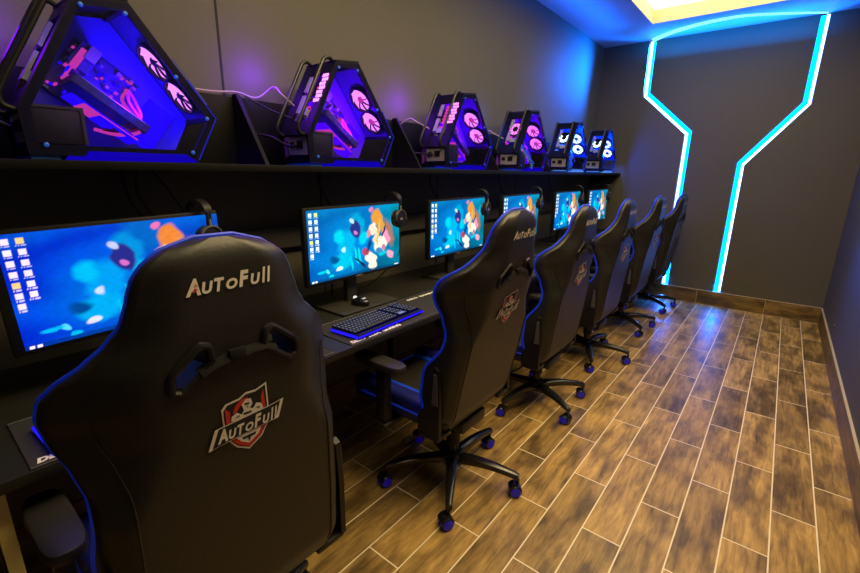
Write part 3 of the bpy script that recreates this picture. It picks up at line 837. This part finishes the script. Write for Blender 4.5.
def make_mouse():
    r = empty('computer_mouse')
    b = bmesh.new(); bmesh.ops.create_uvsphere(b, u_segments=24, v_segments=14, radius=1)
    for v in b.verts:
        z = v.co.z; v.co = Vector((v.co.x*.058, v.co.y*.031*(1+.12*v.co.x), max(-.2, z)*.032+.006+(.004*v.co.x)))
    MB().bm(b).build('shell', M['gloss'], r)
    MB().lathe([(.011, -.004), (.011, .004)], (-.032, 0, .030), (0, 1, 0), 16).build('wheel', M['whiteglow'], r)
    MB().box(.010, .030, -.010, .010, .0335, .0365, .001).build('lit_logo', M['whiteglow'], r)
    return r
ms = make_mouse()
MOL = ['black mouse on the nearest desk place behind the nearest chair', 'black mouse with a white lit mark, left behind the fully visible keyboard',
       'black mouse on the desk behind the second chair', 'black mouse on the desk between the second and third chairs',
       'black mouse on the desk behind the fourth chair', 'black mouse at the far end of the desk']
for i in range(6):
    yy = KY[i]
    o = kb if i == 0 else copy_tree(kb); o.location = (-1.408, yy, DESK+.0045); o.rotation_euler.z = math.radians([3, 4, 2, 3, 2, 3][i])
    tag(o, KLAB[i], 'keyboard', 'backlit keyboards along the desk')
    o = pad if i == 0 else copy_tree(pad); o.location = (-1.292, yy+.02, DESK+.001); tag(o, PLAB[i], 'desk pad', 'printed desk pads')
    o = ms if i == 0 else copy_tree(ms)
    if i == 1: o.location = (-1.665, 1.50, DESK+.0165)
    else: o.location = (-1.45, yy+.36, DESK+.005)
    o.rotation_euler.z = .2
    tag(o, MOL[i], 'mouse', 'computer mice along the desk')

# ------------------------------------------------------------------ computers
def make_pc(idx):
    """local: front glass at x=0, body reaching to x=-.22, y from 0, z from 0"""
    warm = idx in (1, 2, 3)
    base = {0: (.02, .0, 1.), 1: (.10, .0, 1.), 2: (.12, .0, .95), 3: (.10, .0, .85), 4: (.0, .03, 1.), 5: (.0, .03, 1.)}[idx]
    fan = {0: (.95, .30, 1.), 1: (1., .26, .95), 2: (1., .24, .92), 3: (1., .18, .8), 4: (.55, .85, 1.), 5: (.55, .85, 1.)}[idx]
    mf = emi('fan_light_%d' % idx, fan, 2.0 if idx < 4 else 4.)
    mg = emi('case_glow_%d' % idx, base, 1.1)
    mpk = emi('case_warm_glow_%d' % idx, (1., .06, .5) if warm or idx == 0 else (.1, .3, 1.), .8)
    r = empty('gaming_computer', (SHX, 0, SHZ+.001))
    O = [(.004, .012), (-.002, .135), (.172, .458), (.312, .476), (.548, .158), (.470, .008)]
    I = [(.030, .036), (.026, .136), (.186, .436), (.298, .450), (.522, .152), (.456, .034)]
    MB().ring(O, I, 'x', -.014, -.002).build('front_frame', M['framedark'], r, smooth=0)
    MB().ring(O, I, 'x', -.222, -.210).build('rear_frame', M['framedark'], r, smooth=0)
    g = MB().prism(inset(O, .985), 'x', -.0015, .0015).build('glass_side_panel', M['pcglass'], r, smooth=0)
    for y, z in [(.185, .435), (.298, .44), (.515, .155), (.452, .035), (.045, .04), (.425, .28)]:
        MB().lathe([(.0065, 0), (.0065, .003), (.004, .0045)], (.0018, y, z), (1, 0, 0), 16).build('glass_fixing', M['bluefix'], g)
    MB().tube([(-.001, O[3][0]+.15, O[3][1]-.20), (-.001, O[4][0]+.002, O[4][1]), (-.001, O[5][0]+.002, O[5][1]+.002)], .0022, 6).build('glass_edge', M['edgeglow'], g)  # emissive tube paints the blue light along the glass edge
    # rails joining the frames
    for (a, b), (c, d) in zip(O, I):
        cy, cz = (a+c)/2, (b+d)/2; MB().box(-.209, -.015, cy-.008, cy+.008, cz-.008, cz+.008).build('cross_rail', M['framedark'], r)
    # bottom tray and foot
    tr_ = MB().box(-.208, -.016, .02, .45, .030, .042).build('bottom_tray', M['framedark'], r)
    MB().prism([(.125, .001), (.145, .027), (.43, .027), (.468, .001)], 'x', -.20, .0005).build('light_foot', M['bluefoot'] if idx < 4 else mpk, r, smooth=0)
    MB().box(-.20, -.01, .008, .075, .0, .010).build('foot_pad', M['footblue'], r)
    # top cap
    MB().prism([(.172, .460), (.312, .478), (.312, .484), (.172, .466)], 'x', -.222, 0).build('top_cap', M['framedark'], r, smooth=0)
    # slanted rear side (towards the camera) skin
    a, b = Vector((0, -.002, .135)), Vector((0, .172, .458)); dirn = (b-a).normalized(); nrm = Vector((0, -dirn.z, dirn.y))
    def sl(t, w, off): p = a+(b-a)*t+nrm*off; return (w, p.y, p.z)
    sk = MB()
    def slbox(t0, t1, x0, x1, o0, o1, mb):
        vs = [sl(t, x, o) for t in (t0, t1) for x in (x0, x1) for o in (o0, o1)]
        mb.add(vs, [(0, 1, 3, 2), (4, 6, 7, 5), (0, 4, 5, 1), (2, 3, 7, 6), (0, 2, 6, 4), (1, 5, 7, 3)])
    slbox(0, .20, -.21, -.012, -.012, 0, sk); slbox(.86, 1, -.21, -.012, -.012, 0, sk)
    slbox(.2, .86, -.21, -.165, -.012, 0, sk); slbox(.2, .86, -.05, -.012, -.012, 0, sk)
    sk.build('slanted_rear_panel', M['framedark'], r, smooth=0)
    # io plate / slot covers
    io = MB(); slbox(.30, .55, -.150, -.128, -.004, .006, io); slbox(.60, .82, -.150, -.128, -.004, .006, io); slbox(.25, .34, -.11, -.06, -.004, .012, io)
    io.build('port_cluster', M['psuplate'], r, smooth=0)
    if idx:
        pg = MB()
        rows, colsn = (7, 3) if idx < 3 else (0, 0)
        for i in range(rows):
            for j in range(colsn):
                t = .45+i*.058; x = -.054+j*.014+(.007 if i % 2 else 0)
                slbox(t, t+.038, x, x+.009, -.002, .004, pg)
        if rows: pg.build('lit_vent', mf, r, smooth=0)
        if idx == 2:
            pg2 = MB()
            for i in range(6): slbox(.45+i*.06, .45+i*.06+.035, -.10, -.075, -.002, .004, pg2)
            pg2.build('lit_vent', mpk, r, smooth=0)
    # lower rear block: power supply
    ps = MB().box(-.170, -.020, .014, .15, .045, .145, .003).build('power_supply', M['psubody'], r)
    MB().box(-.168, -.022, .0105, .0135, .048, .142).build('supply_plate', M['psuplate'], ps)
    MB().box(-.10, -.06, .006, .0103, .075, .110).build('power_socket', M['plastic'], ps)
    MB().box(-.155, -.125, .006, .0103, .080, .105).build('power_switch', M['plastic'], ps)
    MB().ring([(.012, .046), (.152, .046), (.152, .152), (.012, .152)], [(.012, .046), (.143, .046), (.143, .144), (.012, .144)], 'x', -.019, -.0165).build('supply_shroud', M['greyplastic'], ps, smooth=0)
    # tube handles
    for x in (-.030, -.190):
        h = [sl(1.02, x, -.01), sl(1.02, x, .022), sl(.97, x, .040), sl(.88, x, .044), sl(.5, x, .044), sl(.12, x, .044), sl(.03, x, .038), sl(-.01, x, .022), sl(-.0, x, -.006)]
        MB().tube(bez(h, 5), .0085, 10).build('tube_handle', M['handle'], r)
    # slanted wall on the other side with two fans
    fa, fb = Vector((0, .548, .158)), Vector((0, .312, .476)); fd = (fb-fa).normalized(); fn = Vector((0, -fd.z, fd.y))
    if fn.y > 0: fn = -fn
    w = MB()
    def fw_(t, x, off): p = fa+(fb-fa)*t+fn*off; return (x, p.y, p.z)
    def fbox(t0, t1, x0, x1, o0, o1, mb):
        vs = [fw_(t, x, o) for t in (t0, t1) for x in (x0, x1) for o in (o0, o1)]
        mb.add(vs, [(0, 1, 3, 2), (4, 6, 7, 5), (0, 4, 5, 1), (2, 3, 7, 6), (0, 2, 6, 4), (1, 5, 7, 3)])
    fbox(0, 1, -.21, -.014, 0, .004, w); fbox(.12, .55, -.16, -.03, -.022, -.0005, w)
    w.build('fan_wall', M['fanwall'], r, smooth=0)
    ctr = fa+(fb-fa)*.42
    for k, sft in enumerate((.062, -.062)):
        c = ctr+fd*sft+Vector((-.088, 0, 0))
        axis = fn
        fo = MB()
        fo.lathe([(.064, .005), (.064, .028), (.058, .028), (.058, .005), (.064, .005)], c, axis, 32)
        f_ = fo.build('fan', M['plastic'], r)
        A = Vector((1, 0, 0)); B = axis.cross(A).normalized()
        bl = MB()
        for q in range(8):
            t0 = 2*PI*q/8; vs = []
            for rr_, d0, d1 in ((.020, 0, .66), (.034, .05, .74), (.048, .12, .84), (.0565, .18, .90)):
                for d in (d0, d1):
                    a_ = t0+d; vs.append(c+A*rr_*math.cos(a_)+B*rr_*math.sin(a_)+axis*(.016+(.006 if d == d1 else -.002)))
            bl.add(vs, [(0, 1, 3, 2), (2, 3, 5, 4), (4, 5, 7, 6)])
        bl.build('fan_blades', mf, f_, smooth=0)
        MB().lathe([(.015, .010), (.015, .022), (.010, .024)], c, axis, 20).build('fan_hub', M['plastic'] if idx not in (1, 2, 3) else mpk, f_)
    if idx >= 3:   # outlet fan showing on the slanted side
        cc = a+(b-a)*.58+Vector((-.095, 0, 0)); A = Vector((1, 0, 0)); B = nrm.cross(A)
        fo = MB().lathe([(.060, -.010), (.060, .004), (.055, .004), (.055, -.010), (.060, -.010)], cc, nrm, 32).build('fan', M['plastic'], r)
        bl = MB()
        for q in range(8):
            if idx > 3 and q in (1, 2): continue
            t0 = 2*PI*q/8; vs = []
            for rr_, d0, d1 in ((.024, 0, .58), (.038, .06, .66), (.052, .10, .74)):
                for d in (d0, d1):
                    a_ = t0+d; vs.append(cc+A*rr_*math.cos(a_)+B*rr_*math.sin(a_)+nrm*.003)
            bl.add(vs, [(0, 1, 3, 2), (2, 3, 5, 4)])
        bl.build('fan_blades', mf, fo, smooth=0)
        MB().lathe([(.020, -.004), (.020, .006)], cc, nrm, 18).build('fan_hub', M['plastic'], fo)
    # backplate + motherboard turned with the slanted wall
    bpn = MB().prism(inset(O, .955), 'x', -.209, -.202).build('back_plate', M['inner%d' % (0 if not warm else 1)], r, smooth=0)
    th = math.radians(-37)
    def rot(y, z, x0, x1, w_, h_, mat, name, par, bev=.002, ang=th):
        Mx = Matrix.Translation((0, y, z)) @ Matrix.Rotation(ang, 4, 'X')
        return MB().box(x0, x1, -w_/2, w_/2, -h_/2, h_/2, bev, 1, Mx).build(name, mat, par)
    mbd = rot(.235, .245, -.198, -.192, .21, .20, M['board'], 'motherboard', r)
    pump = rot(.215, .320, -.190, -.150, .060, .085, M['board'], 'cpu_block', mbd)
    rot(.198, .315, -.149, -.146, .020, .075, mpk, 'light_bar', pump)
    rot(.238, .332, -.149, -.143, .034, .05, M['silver2'], 'block_cap', pump, ang=th)
    for j in range(4): rot(.165+.020*j*.6, .27-.0+j*.022, -.190, -.160, .006, .045, mg if j % 2 else mpk, 'memory_module', mbd)
    rnd_ = random.Random(idx+3); ca_, sa_ = math.cos(th), math.sin(th)
    for nm_, mt_, cnt, mx_ in (('board_components', M['silver2'], 46, .007), ('board_lights', mpk, 26, .004), ('board_indicators', mg, 30, .005)):
        bb = MB()
        for q in range(cnt):
            a1 = rnd_.uniform(-.10, .10); b1 = rnd_.uniform(-.095, .095); w1 = rnd_.uniform(.003, mx_); h1 = rnd_.uniform(.002, mx_); d1 = rnd_.uniform(.004, .03)
            bb.box(-.192, -.192+d1, a1-w1, a1+w1, b1-h1, b1+h1)
        o_ = bb.xf(Matrix.Translation((0, .235, .245)) @ Matrix.Rotation(th, 4, 'X')).build(nm_, mt_, mbd, smooth=0); o_['kind'] = 'stuff'
    gp = rot(.245, .175, -.19, -.055, .235, .030, M['board'], 'graphics_card', r, ang=th)
    rot(.252, .185, -.150, -.054, .20, .004, M['silver2'], 'card_edge', gp)
    for j, (dy, dz, ln) in enumerate([(-.02, -.035, .19), (.0, -.055, .17), (.02, -.075, .13)]):
        rot(.235+dy, .175+dz, -.17, -.06, ln, .008, mg if j != 1 else mpk, 'card_fin', gp)
    for j in range(3):
        MB().tube(bez([(-.12+.02*j, .20+.02*j, .10), (-.08, .26, .085+.012*j), (-.09, .33, .11+.015*j), (-.14, .30+.02*j, .20), (-.16, .33, .24)], 6), .0055, 8).build('coolant_tube', mpk if j == 0 else M['tube'], r)
    rot(.395, .13, -.199, -.197, .10, .17, mg, 'glow_panel', r, ang=math.radians(-37))
    li = bpy.data.lights.new('case_light', 'POINT'); li.color = {0: (.08, .0, 1.)}.get(idx, (.30, .0, 1.) if warm else (.0, .10, 1.)); li.energy = 6 if idx < 4 else 20; li.shadow_soft_size = .03
    lo = bpy.data.objects.new('case_light', li); C.objects.link(lo); lo.parent = r; lo.location = (-.06, .30, .20)
    li2 = bpy.data.lights.new('wall_halo_light', 'POINT'); li2.color = (.18, .0, 1.) if idx < 3 else (.0, .08, 1.); li2.energy = 3 if idx < 3 else 1.6; li2.shadow_soft_size = .06  # added behind the case to throw a coloured halo on the wall
    lo2 = bpy.data.objects.new('wall_halo_light', li2); C.objects.link(lo2); lo2.parent = r; lo2.location = (-.27, -.02, .41)
    return r
M['pcglass'] = glass('tinted_glass', (.80, .78, .98), .02)
M['framedark'] = pbr('dark_frame_steel', (.004, .004, .012), .5, spec=.2)
M['edgeglow'] = emi('lit_glass_edge', (.03, .03, .8), .5)
M['bluefix'] = pbr('blue_fixing', (.02, .10, .5), .4, emis=(.0, .10, .6), estr=.25)
M['bluefoot'] = emi('blue_foot_light', (.01, .0, .75), .55)
M['psubody'] = pbr('power_supply_black', (.018, .017, .016), .5)
M['handle'] = pbr('satin_black_tube', (.012, .012, .012), .3, spec=.5)
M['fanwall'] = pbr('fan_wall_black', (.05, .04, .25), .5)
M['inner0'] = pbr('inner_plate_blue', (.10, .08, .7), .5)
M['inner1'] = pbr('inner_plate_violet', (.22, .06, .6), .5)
M['board'] = pbr('circuit_board', (.05, .04, .16), .45, noise=.8, nscale=60)
M['silver2'] = pbr('satin_aluminium', (.5, .42, .48), .35, metal=.4)
M['tube'] = pbr('pink_tube', (.7, .12, .2), .3)
PY_ = [.290, 1.246, 2.270, 3.225, 4.225, 5.195]
PLB = ['largest and nearest angular gaming computer, violet lit behind glass, at the upper left',
       'second angular computer from the camera, pink fans glowing inside and tube handles in view',
       'third angular computer from the camera, with pink and violet glow on the shelf',
       'fourth angular computer from the camera, with a pink ring fan on its slanted side',
       'fifth angular computer from the camera, with white and blue glowing fans',
       'farthest angular computer, white and blue lit, at the far end of the shelf']
for i, y in enumerate(PY_):
    p = make_pc(i); p.location.y = y; tag(p, PLB[i], 'computer', 'angular gaming computers on the shelf')

# ------------------------------------------------------------------ cables
def cable(pts, r, mat, name, lab, group=None, par=None):
    o = MB().tube(bez(pts, 10), r, 7).build(name, mat, par)
    if lab: tag(o, lab, 'cable', group)
    return o
xw = XL+.045
cable([(-1.98, .60, SHZ-.03), (-1.97, .61, 1.38), (-1.93, .66, 1.24), (-1.90, .63, 1.1), (-1.9, .62, .9), (-1.93, .6, .81)], .005, M['cable'], 'monitor_cable', 'leftmost black cable hanging below the shelf behind the nearest monitor', 'hanging cables')
cable([(-1.98, .65, SHZ-.03), (-1.97, .64, 1.40), (-1.95, .70, 1.25), (-1.93, .68, 1.1), (-1.9, .67, .9), (-1.93, .7, .81)], .005, M['cable'], 'monitor_cable', 'middle black cable hanging below the shelf behind the nearest monitor', 'hanging cables')
cable([(-1.98, .70, SHZ-.03), (-1.95, .74, 1.42), (-1.93, .80, 1.28), (-1.92, .80, 1.1), (-1.9, .77, .9), (-1.93, .75, .81)], .005, M['cable'], 'monitor_cable', 'rightmost black cable hanging below the shelf behind the nearest monitor', 'hanging cables')
for i, (y, l) in enumerate([(1.50, 'black cable hanging from the shelf above the second monitor'), (2.45, 'black cable hanging from the shelf above the third monitor'),
                            (3.4, 'black cable hanging from the shelf above the fourth monitor'), (4.45, 'black cable hanging from the shelf above the fifth monitor')]):
    cable([(-1.96, y, SHZ-.03), (-1.95, y-.015, 1.44), (-1.94, y+.02, 1.36), (-1.90, y+.03, 1.28), (-1.89, y+.02, 1.1), (-1.9, y, .82)], .005, M['cable'], 'monitor_cable', l, 'hanging cables')
cable([(-1.80, 1.62, 1.02), (-1.80, 1.75, .95), (-1.84, 1.90, .93), (-1.90, 1.80, .83), (-1.95, 1.7, .81)], .004, M['cable'], 'display_cable', 'thin black cable drooping below the second monitor')
zt = SHZ+.325
cable([(XL+.018, .80, SHZ+.312), (XL+.02, 1.0, SHZ+.31), (XL+.02, 1.12, SHZ+.322), (XL+.02, 1.22, SHZ+.31), (-1.99, 1.28, SHZ+.36), (-1.90, 1.262, SHZ+.32), (-1.86, 1.30, SHZ+.27)], .004, M['palecable'], 'network_cable', 'pale pink cable running along the backboard into the second computer')
cable([(XL+.02, 1.16, SHZ+.31), (-2.0, 1.2, SHZ+.28), (-1.94, 1.225, SHZ+.25), (-1.86, 1.30, SHZ+.21)], .004, M['cable'], 'usb_cable', 'black cable looping into the back of the second computer')
cable([(-2.0, 1.16, SHZ+.14), (-1.92, 1.20, SHZ+.13), (-1.83, 1.23, SHZ+.09), (-1.79, 1.25, SHZ+.09)], .006, M['cable'], 'power_cable', 'black power cable plugged into the second computer')
cable([(XL+.02, .16, SHZ+.24), (-1.98, .18, SHZ+.26), (-1.86, .22, SHZ+.25), (-1.80, .27, SHZ+.22)], .005, M['palecable'], 'network_cable', 'pale violet cable entering the nearest computer at the left picture edge')
cable([(XL+.02, .16, SHZ+.12), (-1.95, .18, SHZ+.10), (-1.84, .22, SHZ+.12), (-1.80, .285, SHZ+.09)], .007, M['cable'], 'power_cable', 'black power cable plugged into the nearest computer')
cable([(XL+.02, 2.21, SHZ+.27), (-1.97, 2.24, SHZ+.31), (-1.92, 2.255, SHZ+.29), (-1.86, 2.31, SHZ+.25)], .004, M['palecable'], 'network_cable', 'pale pink cable looping into the third computer')
cable([(-2.0, 2.2, SHZ+.12), (-1.93, 2.22, SHZ+.10), (-1.80, 2.274, SHZ+.09)], .006, M['cable'], 'power_cable', 'black power cable plugged into the third computer')
cable([(XL+.02, 3.17, SHZ+.27), (-1.97, 3.2, SHZ+.31), (-1.92, 3.21, SHZ+.29), (-1.86, 3.27, SHZ+.25)], .004, M['palecable'], 'network_cable', 'pale cable looping into the fourth computer')

# ------------------------------------------------------------------ lamps
def area(name, loc, rot, sx, sy, col, en, spread=None):
    l = bpy.data.lights.new(name, 'AREA'); l.shape = 'RECTANGLE'; l.size = sx; l.size_y = sy; l.color = col; l.energy = en
    if spread: l.spread = math.radians(spread)
    o = bpy.data.objects.new(name, l); C.objects.link(o); o.location = loc; o.rotation_euler = rot; return o
area('ceiling_wash_lamp', (-.30, 1.9, HC-.03), (0, 0, 0), .5, 1.8, (1., .72, .34), 42)
area('blue_ceiling_fill', (-.75, 5.80, 2.80), (math.radians(180), 0, 0), 1.5, .2, (.0, .18, 1.), 22)  # added unseen light that spreads blue over the ceiling
area('blue_left_fill', (-1.75, 4.2, 2.85), (math.radians(180), 0, 0), .2, 2.4, (.0, .12, 1.), 10)  # added unseen upward light, more blue above the desks
def groove_lamp(x, z0, z1, en, d, spread):
    """a short length of light tape inside a wall channel, tilted towards d"""
    l = bpy.data.lights.new('channel_lamp', 'AREA'); l.shape = 'RECTANGLE'; l.size = .02; l.size_y = z1-z0; l.color = (.0, .13, 1.); l.energy = en; l.spread = math.radians(spread)
    o = bpy.data.objects.new('channel_lamp', l); C.objects.link(o); o.location = (x, YF+GD-.036, (z0+z1)/2)
    zax = -Vector(d).normalized(); yax = Vector((0, 0, 1)); yax = (yax-zax*yax.dot(zax)).normalized(); xax = yax.cross(zax)
    o.rotation_euler = Matrix((xax, yax, zax)).transposed().to_euler()
groove_lamp(-1.490, 2.48, 2.99, 22, (-.70, -.70, -.12), 62)
groove_lamp(-1.255, 2.15, 2.25, 7, (-.7, -.6, -.35), 70)
groove_lamp(.0, 2.27, 2.99, 9, (.62, -.75, 0), 80)
groove_lamp(-.430, .6, 1.60, 4, (.62, -.75, 0), 80)
groove_lamp(-.985, .20, .34, 5, (.1, -.5, -.85), 120)
groove_lamp(-.440, .20, .34, 5, (-.1, -.5, -.85), 120)
w = bpy.data.worlds.new('room_ambient'); w.use_nodes = True; bpy.context.scene.world = w
w.node_tree.nodes['Background'].inputs[0].default_value = (.5, .45, .34, 1); w.node_tree.nodes['Background'].inputs[1].default_value = .02

# ------------------------------------------------------------------ camera
yaw, pit, rol, FPX = .67176595, .25741118, .01449725, 434.478
f = Vector((-math.sin(yaw)*math.cos(pit), math.cos(yaw)*math.cos(pit), -math.sin(pit)))
r0 = Vector((math.cos(yaw), math.sin(yaw), 0)); u0 = r0.cross(f)
c_, s_ = math.cos(rol), math.sin(rol)
rt, upv = c_*r0+s_*u0, -s_*r0+c_*u0
cam = bpy.data.cameras.new('camera'); cam.sensor_width = 36; cam.lens = FPX*36/860; cam.clip_start = .02
co = bpy.data.objects.new('camera', cam); C.objects.link(co)
Mx = Matrix(((rt.x, upv.x, -f.x, 0), (rt.y, upv.y, -f.y, 0), (rt.z, upv.z, -f.z, 1.5), (0, 0, 0, 1)))
co.matrix_world = Mx
sc = bpy.context.scene; sc.camera = co
sc.view_settings.view_transform = 'Standard'; sc.view_settings.look = 'None'
sc.view_settings.exposure = 0; sc.view_settings.gamma = 1
sc.cycles.use_denoising = True
sc.cycles.sample_clamp_indirect = 6
sc.cycles.max_bounces = 8; sc.cycles.transparent_max_bounces = 12
